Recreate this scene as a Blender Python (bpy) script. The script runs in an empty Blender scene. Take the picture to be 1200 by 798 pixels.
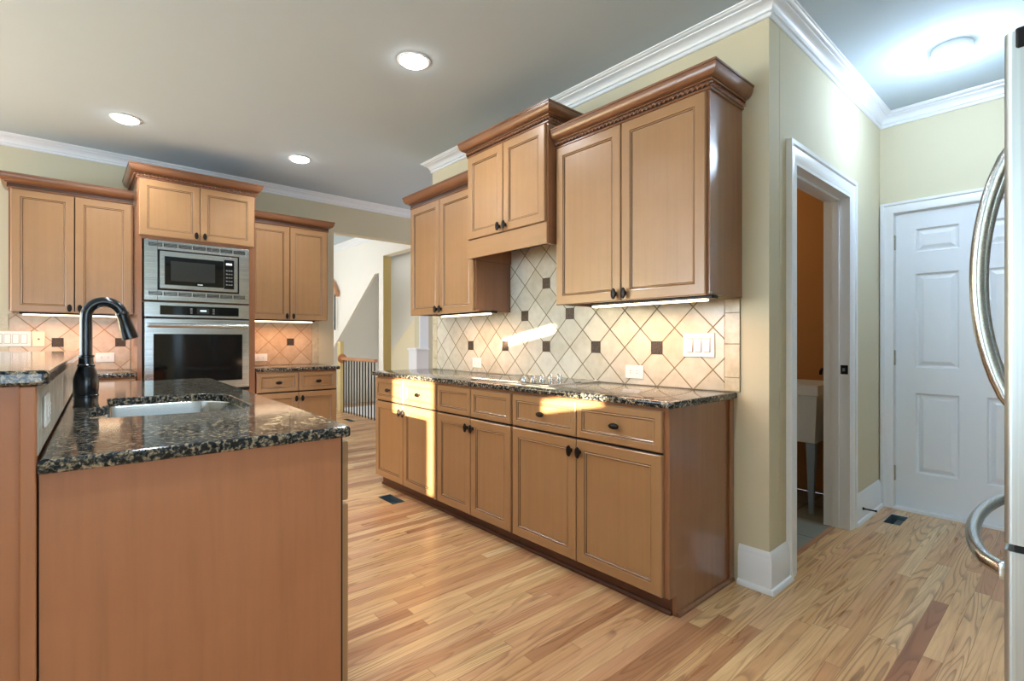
import bpy, bmesh, math, random
from mathutils import Vector, Matrix
random.seed(7)
scene = bpy.context.scene
COL = scene.collection
PI = math.pi
R = math.radians

# ---------------------------------------------------------------- camera
YAW = R(41.2); F = 590.0; H = 1.165
cam_d = bpy.data.cameras.new('camera'); cam = bpy.data.objects.new('camera', cam_d); COL.objects.link(cam)
cam_d.sensor_width = 36.0; cam_d.lens = 36.0 * F / 1200.0; cam_d.clip_start = 0.03
cam.location = (0, 0, H); cam.rotation_euler = (PI/2, 0, -YAW)
scene.camera = cam
scene.view_settings.view_transform = 'Standard'
scene.view_settings.look = 'None'
scene.view_settings.gamma = 1.0
scene.view_settings.use_curve_mapping = False
scene.view_settings.exposure = 0.42

# ---------------------------------------------------------------- world, sun, added fill lamps
w = bpy.data.worlds.new('sky'); scene.world = w; w.use_nodes = True
wb = w.node_tree.nodes['Background']; wb.inputs[0].default_value = (0.72, 0.84, 1.0, 1); wb.inputs[1].default_value = 1.5

def lamp(name, kind, loc, energy, color=(1, 1, 1), size=0.1, sizey=None, direction=None, spread=None, angle=None, blend=0.5):
    d = bpy.data.lights.new(name, kind); d.energy = energy; d.color = color
    if kind == 'AREA':
        d.size = size
        if sizey: d.shape = 'RECTANGLE'; d.size_y = sizey
        if spread: d.spread = spread
    elif kind == 'SUN': d.angle = size
    else: d.shadow_soft_size = size
    if kind == 'SPOT' and angle: d.spot_size = angle; d.spot_blend = blend
    o = bpy.data.objects.new(name, d); COL.objects.link(o); o.location = loc
    if direction: o.rotation_euler = Vector(direction).to_track_quat('-Z', 'Y').to_euler()
    return o
SUN_DIR = Vector((1, 1.29, -0.245))
lamp('sun', 'SUN', (-4, -6, 4), 55.0, (1.0, 0.86, 0.64), 0.006, direction=SUN_DIR)
lamp('added_fill', 'AREA', (-4.40, 3.2, 1.6), 165, (0.64, 0.83, 1.0), 3.2, 1.7, (1, 0, 0.6))  # added area lamp filling the room from the unseen left window
lamp('added_fill', 'AREA', (-0.6, -2.90, 1.50), 88, (0.58, 0.80, 1.0), 3.0, 1.8, (-0.1, 1, 0.75))  # added fill lamp behind the camera; the wall here has no window
lamp('added_fill', 'AREA', (1.1, 7.4, 1.7), 36, (0.95, 0.98, 1.0), 2.0, 1.9, (1, 0, 0))  # added lamp to brighten the stair wall, no window behind it
lamp('stairwell_fill', 'AREA', (3.95, 7.2, 2.70), 6, (0.96, 0.98, 1.0), 0.7, 2.4, (0, 0, -1))  # added fill under the ceiling, lightens the stairwell

# ---------------------------------------------------------------- materials
def srgb(r, g, b):
    return tuple(((c/255)/12.92 if c/255 <= 0.04045 else ((c/255+0.055)/1.055)**2.4) for c in (r, g, b)) + (1,)
class N:
    """tiny node-tree helper"""
    def __init__(s, name):
        s.m = bpy.data.materials.new(name); s.m.use_nodes = True; s.t = s.m.node_tree
        s.b = s.t.nodes['Principled BSDF']
    def n(s, typ, **kw):
        nd = s.t.nodes.new(typ)
        for k, v in kw.items(): setattr(nd, k, v)
        return nd
    def l(s, a, b): s.t.links.new(a, b)
    def val(s, sock, v):
        if isinstance(v, (int, float, tuple)): sock.default_value = v
        else: s.l(v, sock)
    def math(s, op, a, b=0.0, c=0.0):
        nd = s.n('ShaderNodeMath', operation=op)
        s.val(nd.inputs[0], a); s.val(nd.inputs[1], b)
        s.val(nd.inputs[2], c)
        return nd.outputs[0]
    def coord(s): return s.n('ShaderNodeTexCoord').outputs['Object']
    def mapped(s, scale, vec=None, loc=(0, 0, 0)):
        mp = s.n('ShaderNodeMapping'); mp.inputs['Scale'].default_value = scale; mp.inputs['Location'].default_value = loc
        s.l(vec or s.coord(), mp.inputs[0]); return mp.outputs[0]
    def noise(s, vec, scale, detail=3, rough=0.5, dist=0.0):
        nd = s.n('ShaderNodeTexNoise'); s.l(vec, nd.inputs['Vector']); nd.inputs['Scale'].default_value = scale
        nd.inputs['Detail'].default_value = detail; nd.inputs['Roughness'].default_value = rough; nd.inputs['Distortion'].default_value = dist
        return nd.outputs[0]
    def ramp(s, fac, stops, mode='LINEAR'):
        nd = s.n('ShaderNodeValToRGB'); cr = nd.color_ramp; cr.interpolation = mode
        while len(cr.elements) < len(stops): cr.elements.new(0.5)
        for e, (p, c) in zip(cr.elements, stops): e.position = p; e.color = c
        s.l(fac, nd.inputs[0]); return nd.outputs[0]
    def mix(s, fac, a, b, mode='MIX'):
        nd = s.n('ShaderNodeMix', data_type='RGBA', blend_type=mode)
        s.val(nd.inputs[0], fac); s.val(nd.inputs[6], a); s.val(nd.inputs[7], b); return nd.outputs[2]
    def bump(s, h, strength=0.1, dist=0.01):
        nd = s.n('ShaderNodeBump'); nd.inputs['Strength'].default_value = strength; nd.inputs['Distance'].default_value = dist
        s.l(h, nd.inputs['Height']); s.l(nd.outputs[0], s.b.inputs['Normal'])
    def set(s, color=None, rough=None, metal=None, coat=None, spec=None):
        b = s.b.inputs
        if color is not None: s.val(b['Base Color'], color)
        if rough is not None: s.val(b['Roughness'], rough)
        if metal is not None: b['Metallic'].default_value = metal
        if coat is not None: b['Coat Weight'].default_value = coat; b['Coat Roughness'].default_value = 0.2
        if spec is not None: b['Specular IOR Level'].default_value = spec
        return s.m

def plain(name, color, rough=0.5, metal=0.0, **k):
    m = N(name); v = m.noise(m.coord(), 9.0, 3)
    c = m.mix(m.math('MULTIPLY', v, 0.08), color, tuple(x*0.75 for x in color[:3])+(1,))
    return m.set(c, rough, metal, **k)
def wood(name, base, scale, rough=0.34, coat=0.6, contrast=1.0):
    m = N(name); co = m.coord()
    g = m.noise(m.mapped(scale, co), 1.0, 6, 0.6, 0.3)
    blot = m.ramp(m.noise(co, 4.0, 5, 0.65), [(0.35, (0, 0, 0, 1)), (0.68, (1, 1, 1, 1))])
    d = tuple(c*(1-0.30*contrast) for c in base[:3])+(1,); li = tuple(min(1, c*(1+0.22*contrast)) for c in base[:3])+(1,)
    c = m.ramp(g, [(0.25, d), (0.5, base), (0.8, li)])
    c = m.mix(m.math('MULTIPLY', blot, 0.35), c, tuple(x*k for x, k in zip(base[:3], (0.80, 0.72, 0.60)))+(1,))
    return m.set(c, rough, 0, coat)
WB = srgb(166, 125, 85)
M = {}
M['wood'] = wood('maple_vertical_grain', WB, (38, 38, 1.3), contrast=0.32)
M['wood_h'] = wood('maple_horizontal_grain', WB, (1.3, 38, 38), contrast=0.32)
M['panel'] = wood('maple_end_panel', srgb(150, 102, 72), (30, 30, 1.4), contrast=0.5, rough=0.2)
M['crownwood'] = wood('maple_moulding', srgb(136, 90, 60), (3, 22, 22), rough=0.28, coat=0.5)
M['island'] = wood('maple_island_panel', srgb(178, 118, 78), (34, 34, 2.0), rough=0.45, coat=0.1, contrast=0.45)
M['glaze'] = plain('dark_glaze', srgb(70, 42, 26), 0.45)
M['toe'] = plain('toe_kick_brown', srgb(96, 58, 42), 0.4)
M['white'] = plain('white_trim_paint', srgb(236, 238, 240), 0.32)
M['doorwhite'] = plain('white_door_paint', srgb(232, 236, 240), 0.35)
M['ceiling'] = plain('ceiling_paint', srgb(190, 203, 210), 0.9)
M['wall'] = plain('beige_wall_paint', srgb(212, 203, 174), 0.75)
M['hallwall'] = plain('cream_hall_paint', srgb(236, 232, 222), 0.75)
M['yellowwall'] = plain('straw_hall_paint', srgb(214, 194, 140), 0.75)
M['creamwall'] = plain('cream_stair_paint', srgb(234, 220, 186), 0.75)
M['bathwall'] = plain('tan_bath_paint', srgb(186, 138, 88), 0.75)
M['black'] = plain('black_metal', srgb(26, 26, 28), 0.35, 0.6)
M['bronze'] = plain('bronze_black', srgb(20, 24, 30), 0.16, 0.5, coat=0.6)
M['knob'] = plain('dark_bronze_knob', srgb(40, 34, 32), 0.35, 0.7)
M['glass_black'] = plain('black_glass', srgb(10, 10, 11), 0.06)
M['chrome'] = plain('chrome', srgb(225, 228, 232), 0.12, 1.0)
M['plate'] = plain('white_plastic', srgb(240, 240, 236), 0.3)
M['ivory'] = plain('ivory_plastic', srgb(236, 226, 196), 0.3)
M['slot'] = plain('socket_slot', srgb(120, 120, 122), 0.5)
M['duct'] = plain('galvanised_duct', srgb(120, 138, 146), 0.35, 0.7)
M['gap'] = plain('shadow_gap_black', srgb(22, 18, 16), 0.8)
M['screen'] = plain('dark_screen', srgb(46, 48, 48), 0.12)
M['basin'] = plain('white_basin_plastic', srgb(226, 228, 228), 0.4)
M['legmetal'] = plain('blue_grey_leg', srgb(140, 156, 170), 0.45)
M['iron'] = plain('dark_iron', srgb(52, 56, 62), 0.4, 0.4)
M['handrail'] = wood('oak_handrail', srgb(190, 130, 84), (22, 1.6, 22))
def steel(name, axis, r0=0.17, hi=(212, 218, 219)):
    m = N(name); sc = [1.5, 1.5, 1.5]; sc = [260.0]*3; sc[axis] = 1.5
    g = m.noise(m.mapped(tuple(sc)), 1.0, 2)
    c = m.ramp(g, [(0.3, srgb(180, 186, 188)), (0.7, srgb(*hi))])
    m.set(c, m.math('MULTIPLY_ADD', g, 0.10, r0), 1.0)
    return m.m
M['steel'] = steel('brushed_steel', 0)
M['steel_z'] = steel('brushed_steel_vertical', 2)
M['sink_steel'] = steel('satin_sink_steel', 1)
M['steel_fridge'] = steel('satin_fridge_steel', 2, 0.34, (190, 202, 201))
def emit(name, color, strength):
    m = N(name); m.set(color, 0.5); m.b.inputs['Emission Color'].default_value = color; m.b.inputs['Emission Strength'].default_value = strength
    return m.m
M['lamp_cool'] = emit('lit_lens', (0.94, 0.97, 1, 1), 30)
M['lamp_dome'] = emit('lit_dome_glass', (0.80, 0.92, 1, 1), 5)
M['lamp_warm'] = emit('lit_warm_strip', (1, 0.80, 0.52, 1), 5)
M['lcd'] = emit('clock_digits', (0.75, 0.95, 1, 1), 1.2)

def granite():
    m = N('speckled_granite'); co = m.coord()
    n1 = m.noise(co, 78, 5, 0.62, 0.6); n2 = m.noise(co, 120, 3, 0.6); n3 = m.noise(co, 11, 2)
    f = m.math('ADD', m.math('MULTIPLY', n1, 0.72), m.math('MULTIPLY', n2, 0.28))
    f = m.math('ADD', f, m.math('MULTIPLY_ADD', n3, 0.10, -0.05))
    c = m.ramp(f, [(0.0, srgb(14, 18, 22)), (0.475, srgb(44, 50, 54)), (0.505, srgb(84, 82, 76)), (0.535, srgb(130, 116, 94)),
                   (0.58, srgb(168, 152, 124)), (0.64, srgb(112, 114, 112))], 'CONSTANT')
    return m.set(c, 0.09, 0, None, 0.5)
M['granite'] = granite()

def diag_tile(name, ax, p, c1, c2, grout):
    m = N(name); co = m.coord(); sp = m.n('ShaderNodeSeparateXYZ'); m.l(co, sp.inputs[0])
    a, z = sp.outputs[ax], sp.outputs[2]
    s = m.math('DIVIDE', m.math('ADD', a, z), p); t = m.math('DIVIDE', m.math('SUBTRACT', a, z), p)
    def edge(v): return m.math('SUBTRACT', 0.5, m.math('ABSOLUTE', m.math('SUBTRACT', m.math('FRACT', v), 0.5)))
    e = m.math('MINIMUM', edge(s), edge(t))
    mask = m.math('LESS_THAN', e, 0.022)
    cell = m.n('ShaderNodeCombineXYZ'); m.l(m.math('FLOOR', s), cell.inputs[0]); m.l(m.math('FLOOR', t), cell.inputs[1])
    wn = m.n('ShaderNodeTexWhiteNoise', noise_dimensions='3D'); m.l(cell.outputs[0], wn.inputs['Vector'])
    mot = m.noise(co, 14, 5, 0.65)
    f = m.math('ADD', m.math('MULTIPLY', wn.outputs[0], 0.45), m.math('MULTIPLY_ADD', mot, 1.1, -0.25))
    c = m.ramp(f, [(0.15, c2), (0.75, c1)])
    c = m.mix(mask, c, grout)
    rr = m.math('MULTIPLY_ADD', mask, 0.5, 0.16)
    m.bump(m.math('MINIMUM', e, 0.03), 0.35, 0.05)
    return m.set(c, rr)
M['tile_x'] = diag_tile('diagonal_tile', 1, 0.2135, srgb(220, 213, 196), srgb(194, 186, 164), srgb(128, 116, 88))
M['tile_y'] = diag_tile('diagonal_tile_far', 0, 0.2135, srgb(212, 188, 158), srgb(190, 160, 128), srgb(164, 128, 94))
def stone(name, c1, c2, rough=0.25):
    m = N(name); mot = m.noise(m.coord(), 16, 5, 0.65)
    return m.set(m.ramp(mot, [(0.3, c2), (0.7, c1)]), rough)
M['border'] = stone('border_tile', srgb(220, 208, 180), srgb(192, 178, 146))
M['grout'] = stone('grout', srgb(160, 146, 112), srgb(140, 126, 96), 0.8)
M['bar_tile'] = stone('grey_cream_tile', srgb(214, 210, 196), srgb(172, 168, 154))
def inset_mat():
    m = N('pewter_inset'); v = m.n('ShaderNodeTexVoronoi'); m.l(m.coord(), v.inputs['Vector']); v.inputs['Scale'].default_value = 170
    c = m.ramp(v.outputs['Distance'], [(0.2, srgb(104, 90, 76)), (0.6, srgb(66, 56, 48))])
    m.bump(v.outputs['Distance'], 0.4, 0.003)
    return m.set(c, 0.4, 0.4)
M['inset'] = inset_mat()
def bath_floor():
    m = N('grey_floor_tile'); br = m.n('ShaderNodeTexBrick'); m.l(m.coord(), br.inputs['Vector']); br.offset = 0
    br.inputs['Scale'].default_value = 1.0; br.inputs['Brick Width'].default_value = 0.33; br.inputs['Row Height'].default_value = 0.33; br.inputs['Mortar Size'].default_value = 0.006
    br.inputs['Color1'].default_value = srgb(150, 152, 140); br.inputs['Color2'].default_value = srgb(128, 134, 126); br.inputs['Mortar'].default_value = srgb(86, 90, 86)
    return m.set(m.mix(m.math('MULTIPLY', m.noise(m.coord(), 18, 5), 0.4), br.outputs[0], srgb(110, 116, 110)), 0.35)
M['bathfloor'] = bath_floor()

def oak_floor():
    m = N('red_oak_strip_floor'); co = m.coord(); sp = m.n('ShaderNodeSeparateXYZ'); m.l(co, sp.inputs[0])
    x, y = sp.outputs[0], sp.outputs[1]; wdt = 0.0572; ln = 1.05
    yr = m.math('DIVIDE', y, wdt); row = m.math('FLOOR', yr)
    w1 = m.n('ShaderNodeTexWhiteNoise', noise_dimensions='1D'); m.l(row, w1.inputs['W'])
    xr = m.math('ADD', m.math('DIVIDE', x, ln), m.math('MULTIPLY', w1.outputs[0], 7.3)); colm = m.math('FLOOR', xr)
    cell = m.n('ShaderNodeCombineXYZ'); m.l(row, cell.inputs[0]); m.l(colm, cell.inputs[1])
    w2 = m.n('ShaderNodeTexWhiteNoise', noise_dimensions='3D'); m.l(cell.outputs[0], w2.inputs['Vector'])
    rnd = w2.outputs[0]
    base = m.ramp(rnd, [(0.0, srgb(162, 112, 78)), (0.16, srgb(200, 150, 106)), (0.36, srgb(218, 176, 124)), (0.58, srgb(228, 190, 138)),
                        (0.80, srgb(202, 150, 110)), (1.0, srgb(236, 206, 158))])
    off = m.n('ShaderNodeCombineXYZ'); m.l(m.math('MULTIPLY', rnd, 40), off.inputs[0]); m.l(m.math('MULTIPLY', rnd, 23), off.inputs[1])
    va = m.n('ShaderNodeVectorMath', operation='ADD'); m.l(co, va.inputs[0]); m.l(off.outputs[0], va.inputs[1])
    g = m.noise(m.mapped((1.7, 30, 1), va.outputs[0]), 1.0, 7, 0.62, 1.2)
    cn = m.noise(m.mapped((0.75, 9.5, 1), va.outputs[0]), 1.0, 1.5, 0.45, 0.3)
    ring = m.math('FRACT', m.math('MULTIPLY', cn, 15.0))
    vein = m.ramp(ring, [(0.0, (1, 1, 1, 1)), (0.38, (0, 0, 0, 1)), (0.90, (0, 0, 0, 1)), (1.0, (1, 1, 1, 1))])
    vmask = m.ramp(m.noise(m.mapped((1.3, 5, 1), va.outputs[0]), 1.0, 2), [(0.40, (0.15, 0.15, 0.15, 1)), (0.56, (1, 1, 1, 1))])
    c = m.mix(m.math('MULTIPLY', m.ramp(g, [(0.38, (1, 1, 1, 1)), (0.60, (0, 0, 0, 1))]), 0.38), base, srgb(164, 108, 66))
    c = m.mix(m.math('MULTIPLY', m.math('MULTIPLY', vein, vmask), 0.62), c, srgb(120, 76, 46))
    k = m.noise(m.mapped((2.4, 18, 1), va.outputs[0]), 1.0, 3, 0.5)
    c = m.mix(m.ramp(k, [(0.68, (0, 0, 0, 1)), (0.76, (0.6, 0.6, 0.6, 1))]), c, srgb(112, 72, 44))
    fy = m.math('FRACT', yr); fx = m.math('FRACT', xr)
    gy = m.math('LESS_THAN', fy, 0.03); gx = m.math('LESS_THAN', fx, 0.0022)
    c = m.mix(m.math('MULTIPLY', m.math('MAXIMUM', gy, gx), 0.6), c, srgb(104, 66, 40))
    return m.set(c, m.math('MULTIPLY_ADD', g, 0.15, 0.22), 0, 0.15)
M['floor'] = oak_floor()

# ---------------------------------------------------------------- mesh helpers
class MB:
    def __init__(s): s.v = []; s.f = []; s.mi = []; s.mats = []
    def m(s, name):
        if name not in s.mats: s.mats.append(name)
        return s.mats.index(name)
    def add(s, vs, fs, mat):
        o = len(s.v); s.v += [tuple(v) for v in vs]; k = s.m(mat)
        for f in fs: s.f.append([o+i for i in f]); s.mi.append(k)
    def box(s, x0, x1, y0, y1, z0, z1, mat, bev=0.0):
        if x0 > x1: x0, x1 = x1, x0
        if y0 > y1: y0, y1 = y1, y0
        if z0 > z1: z0, z1 = z1, z0
        if bev <= 0:
            v = [(x0,y0,z0),(x1,y0,z0),(x1,y1,z0),(x0,y1,z0),(x0,y0,z1),(x1,y0,z1),(x1,y1,z1),(x0,y1,z1)]
            s.add(v, [(3,2,1,0),(4,5,6,7),(0,1,5,4),(1,2,6,5),(2,3,7,6),(3,0,4,7)], mat); return
        b = min(bev, (x1-x0)/2.01, (y1-y0)/2.01, (z1-z0)/2.01)
        bm = bmesh.new(); bmesh.ops.create_cube(bm, size=1)
        for v in bm.verts: v.co = Vector(((x0+x1)/2+v.co.x*(x1-x0), (y0+y1)/2+v.co.y*(y1-y0), (z0+z1)/2+v.co.z*(z1-z0)))
        bmesh.ops.bevel(bm, geom=bm.edges[:]+bm.verts[:], offset=b, segments=2, affect='EDGES', profile=0.5)
        s.bm(bm, mat)
    def bm(s, bm, mat):
        bm.verts.index_update(); s.add([v.co[:] for v in bm.verts], [[v.index for v in f.verts] for f in bm.faces], mat); bm.free()
    def rings(s, rings, mats, cap0=True, cap1=True, capmat=None, closed_ring=True):
        """loft through equal-length rings of points; mats is one name or one per strip"""
        n = len(rings[0]); o = len(s.v)
        for r in rings: s.v += [tuple(p) for p in r]
        for i in range(len(rings)-1):
            mt = mats if isinstance(mats, str) else mats[i]
            for j in range(n if closed_ring else n-1):
                mm = mt if isinstance(mt, str) else mt[j % len(mt)]
                a = o+i*n+j; b = o+i*n+(j+1) % n
                s.f.append([a, b, b+n, a+n]); s.mi.append(s.m(mm))
        base = mats if isinstance(mats, str) else (mats[0] if isinstance(mats[0], str) else mats[0][0])
        if cap0: s.f.append([o+j for j in range(n)][::-1]); s.mi.append(s.m(capmat or base))
        if cap1: s.f.append([o+(len(rings)-1)*n+j for j in range(n)]); s.mi.append(s.m(capmat or base))
    def prism(s, poly, axis, a0, a1, mat):
        """poly of 2D points extruded along axis (0,1,2) from a0 to a1"""
        def P(p, a):
            if axis == 0: return (a, p[0], p[1])
            if axis == 1: return (p[0], a, p[1])
            return (p[0], p[1], a)
        s.rings([[P(p, a0) for p in poly], [P(p, a1) for p in poly]], mat)
    def tube(s, pts, rad, mat, seg=12, cap=True):
        pts = [Vector(p) for p in pts]; rr = rad if isinstance(rad, (list, tuple)) else [rad]*len(pts)
        rings = []; up = None
        for i, p in enumerate(pts):
            t = (pts[min(i+1, len(pts)-1)]-pts[max(i-1, 0)]).normalized()
            if up is None: up = Vector((0, 0, 1)) if abs(t.z) < 0.9 else Vector((1, 0, 0))
            a = (up - t*up.dot(t)).normalized(); up = a; b = t.cross(a)
            rings.append([p+(a*math.cos(2*PI*k/seg)+b*math.sin(2*PI*k/seg))*rr[i] for k in range(seg)])
        s.rings(rings, mat, cap, cap)
    def lathe(s, prof, mat, origin=(0, 0, 0), axis='z', seg=24, sx=1.0, sy=1.0, mats=None):
        o = Vector(origin); rings = []
        for r, h in prof:
            ring = []
            for k in range(seg):
                c, d = math.cos(2*PI*k/seg)*r*sx, math.sin(2*PI*k/seg)*r*sy
                ring.append(o+{'z': Vector((c, d, h)), '-y': Vector((c, -h, d)), '-x': Vector((-h, c, d)), '-z': Vector((c, d, -h))}[axis])
            rings.append(ring)
        s.rings(rings, mats or mat)
    def sweep(s, path, prof, mat, z0=0.0, frame=None, caps=True):
        """closed profile (offset to the right of travel, height) mitred along a 2D path"""
        n = len(path); P = [Vector(p) for p in path]; rings = []
        nr = []
        for i in range(n-1):
            d = (P[i+1]-P[i]).normalized(); nr.append(Vector((d.y, -d.x)))
        for i in range(n):
            if i == 0: mv = nr[0]
            elif i == n-1: mv = nr[-1]
            else:
                mv = nr[i-1]+nr[i]; mv = mv/(mv.length_squared/2)
            ring = []
            for o, z in prof:
                q = P[i]+mv*o
                ring.append((q.x, q.y, z0+z) if frame is None else frame(q.x, q.y, z0+z))
            rings.append(ring)
        s.rings(rings, mat, caps, caps)
    def build(s, name, parent=None, loc=None, rot=0, smooth=False):
        me = bpy.data.meshes.new(name); me.from_pydata(s.v, [], s.f)
        for k in s.mats: me.materials.append(M[k])
        me.polygons.foreach_set('material_index', s.mi)
        bm = bmesh.new(); bm.from_mesh(me); bmesh.ops.recalc_face_normals(bm, faces=bm.faces[:]); bm.to_mesh(me); bm.free()
        if smooth:
            me.polygons.foreach_set('use_smooth', [True]*len(me.polygons))
            try: me.set_sharp_from_angle(angle=R(38))
            except Exception: pass
        o = bpy.data.objects.new(name, me); COL.objects.link(o)
        if parent: o.parent = parent
        if loc: o.location = loc
        o.rotation_euler.z = rot
        return o
def tag(o, label, cat, group=None):
    o['label'] = label; o['category'] = cat
    if group: o['group'] = group
    return o
def thing(name, label, cat, loc=(0, 0, 0), rot=0, group=None):
    o = bpy.data.objects.new(name, None); o.empty_display_size = 0.05; COL.objects.link(o); o.location = loc; o.rotation_euler.z = rot
    return tag(o, label, cat, group)
def struct(o): o['kind'] = 'structure'; return o
def sbox(name, *a):
    mb = MB(); mb.box(*a); return struct(mb.build(name))

# ================================================================ the room
XW, YB, YF, XH, CZ = 2.427, 0.967, 5.46, 4.308, 2.743
def holes_plane(name, x0, x1, y0, y1, holes, z, mat, thick=0.0):
    xs = sorted({x0, x1, *[h[0] for h in holes], *[h[1] for h in holes]}); ys = sorted({y0, y1, *[h[2] for h in holes], *[h[3] for h in holes]})
    mb = MB(); idx = {}
    for i, x in enumerate(xs):
        for j, y in enumerate(ys): idx[i, j] = len(mb.v); mb.v.append((x, y, z))
    k = mb.m(mat)
    for i in range(len(xs)-1):
        for j in range(len(ys)-1):
            cx, cy = (xs[i]+xs[i+1])/2, (ys[j]+ys[j+1])/2
            if any(h[0] < cx < h[1] and h[2] < cy < h[3] for h in holes): continue
            mb.f.append([idx[i, j], idx[i+1, j], idx[i+1, j+1], idx[i, j+1]]); mb.mi.append(k)
    return struct(mb.build(name))
VENTS = [(1.72, 1.82, 3.25, 3.48), (3.92, 4.15, 0.775, 0.865), (3.02, 3.10, 6.95, 7.25)]
floor = holes_plane('floor', -4.5, 4.45, -3.0, 9.0, VENTS+[(3.42, 4.45, 6.6, 8.5), (2.5, 4.3, 1.06, 3.85)], 0.0, 'floor')
holes_plane('floor_bath', 2.5, 4.3, 1.06, 3.85, [], -0.002, 'bathfloor')
sbox('floor_stairwell', 3.30, 4.6, 6.4, 8.7, -1.65, -1.6, 'hallwall')
sbox('ceiling', -4.6, 4.6, -3.1, 9.1, CZ, CZ+0.1, 'ceiling')

def wall_with_holes(name, axis, c0, c1, a0, a1, z0, z1, holes, mat):
    """wall spanning a0..a1 along its length, c0..c1 across, with rectangular holes (a,b,z,z)"""
    as_ = sorted({a0, a1, *[h[0] for h in holes], *[h[1] for h in holes]}); zs = sorted({z0, z1, *[h[2] for h in holes], *[h[3] for h in holes]})
    mb = MB(); bm = bmesh.new(); V = {}
    def vert(i, j, c):
        if (i, j, c) not in V:
            V[i, j, c] = bm.verts.new((c, as_[i], zs[j]) if axis == 0 else (as_[i], c, zs[j]))
        return V[i, j, c]
    def solid(i, j):
        if not (0 <= i < len(as_)-1 and 0 <= j < len(zs)-1): return False
        cx, cz = (as_[i]+as_[i+1])/2, (zs[j]+zs[j+1])/2
        return not any(h[0] < cx < h[1] and h[2] < cz < h[3] for h in holes)
    for i in range(len(as_)-1):
        for j in range(len(zs)-1):
            if not solid(i, j): continue
            for c in (c0, c1): bm.faces.new([vert(i, j, c), vert(i+1, j, c), vert(i+1, j+1, c), vert(i, j+1, c)])
            for di, dj, e in ((-1, 0, ((i, j), (i, j+1))), (1, 0, ((i+1, j), (i+1, j+1))), (0, -1, ((i, j), (i+1, j))), (0, 1, ((i, j+1), (i+1, j+1)))):
                if not solid(i+di, j+dj):
                    (p, q) = e; bm.faces.new([vert(*p, c0), vert(*q, c0), vert(*q, c1), vert(*p, c1)])
    mb.bm(bm, mat); return struct(mb.build(name))
wall_with_holes('wall_right', 0, XW, XW+0.12, YB+0.001, 3.85, 0, CZ, [], 'wall')
BD0, BD1, BDZ = 2.712, 3.60, 2.06          # bath doorway
mb = MB(); mb.prism([(XW+0.12, 0), (BD0, 0), (BD0, BDZ), (BD1, BDZ), (BD1, 0), (XH, 0), (XH, CZ), (XW+0.12, CZ)], 1, YB, YB+0.12, 'wall'); struct(mb.build('wall_bath'))
wall_with_holes('wall_hall', 0, XH, XH+0.12, -3.0, 3.85, 0, CZ, [(0.075, 0.885, 0.0, 2.045)], 'wall')
sbox('wall_bath_back', XW+0.12, XH, 3.70, 3.85, 0, CZ, 'bathwall')
sbox('wall_bath_side', XH-0.012, XH-0.001, YB+0.121, 3.69, 0, CZ-0.001, 'bathwall')
sbox('ceiling_bath', XW+0.121, XH-0.013, YB+0.121, 3.69, 2.55, 2.60, 'hallwall')
OPX0, OPX1, OPZ = 2.172, 3.26, 2.36          # opening beside the far cabinets
mb = MB(); mb.prism([(-4.5, 0), (OPX0, 0), (OPX0, OPZ), (OPX1, OPZ), (OPX1, 0), (4.45, 0), (4.45, CZ), (-4.5, CZ)], 1, YF, YF+0.13, 'wall'); struct(mb.build('wall_far'))
SUN_SLOTS = [(-3.27, -2.75, 1.78, 2.12), (-2.885, -2.75, 1.24, 1.78), (-2.02, -1.62, 1.715, 1.80), (-2.22, -1.72, 2.235, 2.305)]  # unseen openings cut and sized to shape the sun patches indoors
wall_with_holes('wall_back', 1, -3.12, -3.0, -4.5, XH+0.12, 0, CZ, SUN_SLOTS, 'wall')
wall_with_holes('wall_left', 0, -4.62, -4.5, -3.12, YF+0.13, 0, CZ, [(1.6, 4.8, 0.5, 2.45)], 'wall')
# ---- stair hall beyond the opening
SX = 3.36
mb = MB(); mb.prism([(9.0, 0), (8.62, 0), (8.62, 0.93), (6.905, 2.145), (6.772, 2.145), (6.772, 0), (6.64, 0), (6.64, CZ), (9.0, CZ)], 0, SX, SX+0.03, 'hallwall'); struct(mb.build('wall_stair'))
sbox('trim_1', SX+0.002, SX+0.121, 6.632, 6.6399, 0, 2.37, 'yellowwall')
mb = MB(); mb.prism([(6.64, 2.38), (6.64, CZ), (5.59, CZ), (5.59, 2.38)], 0, SX, SX+0.12, 'hallwall'); struct(mb.build('wall_stair_header'))
sbox('wall_stair_back', 4.45, 4.57, 5.59, 9.0, -1.6, CZ, 'hallwall')
mb = MB(); mb.prism([(5.60, 0), (8.6, 0), (8.6, 0.70), (8.2, 0.967), (7.34, 1.548), (5.60, 2.72)], 0, 4.30, 4.44, 'creamwall'); struct(mb.build('trim_2'))
sbox('wall_stair_end', 0.9, 4.57, 9.0, 9.12, -1.6, CZ, 'hallwall')
sbox('wall_stair_left', 0.88, 1.0, 5.59, 9.0, 0, CZ, 'hallwall')
sbox('trim_3', SX-0.06, SX-0.001, 8.02, 8.14, 0, 1.15, 'yellowwall')
sbox('trim_4', OPX1-0.01, OPX1+0.11, YF-0.022, YF-0.001, 0, 2.44, 'white')
mb = MB(); mb.box(3.085, 3.235, 5.24, 5.43, 0, 1.045, 'white'); mb.box(3.065, 3.248, 5.22, 5.437, 1.0455, 1.072, 'white', 0.006); struct(mb.build('trim_5'))

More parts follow.
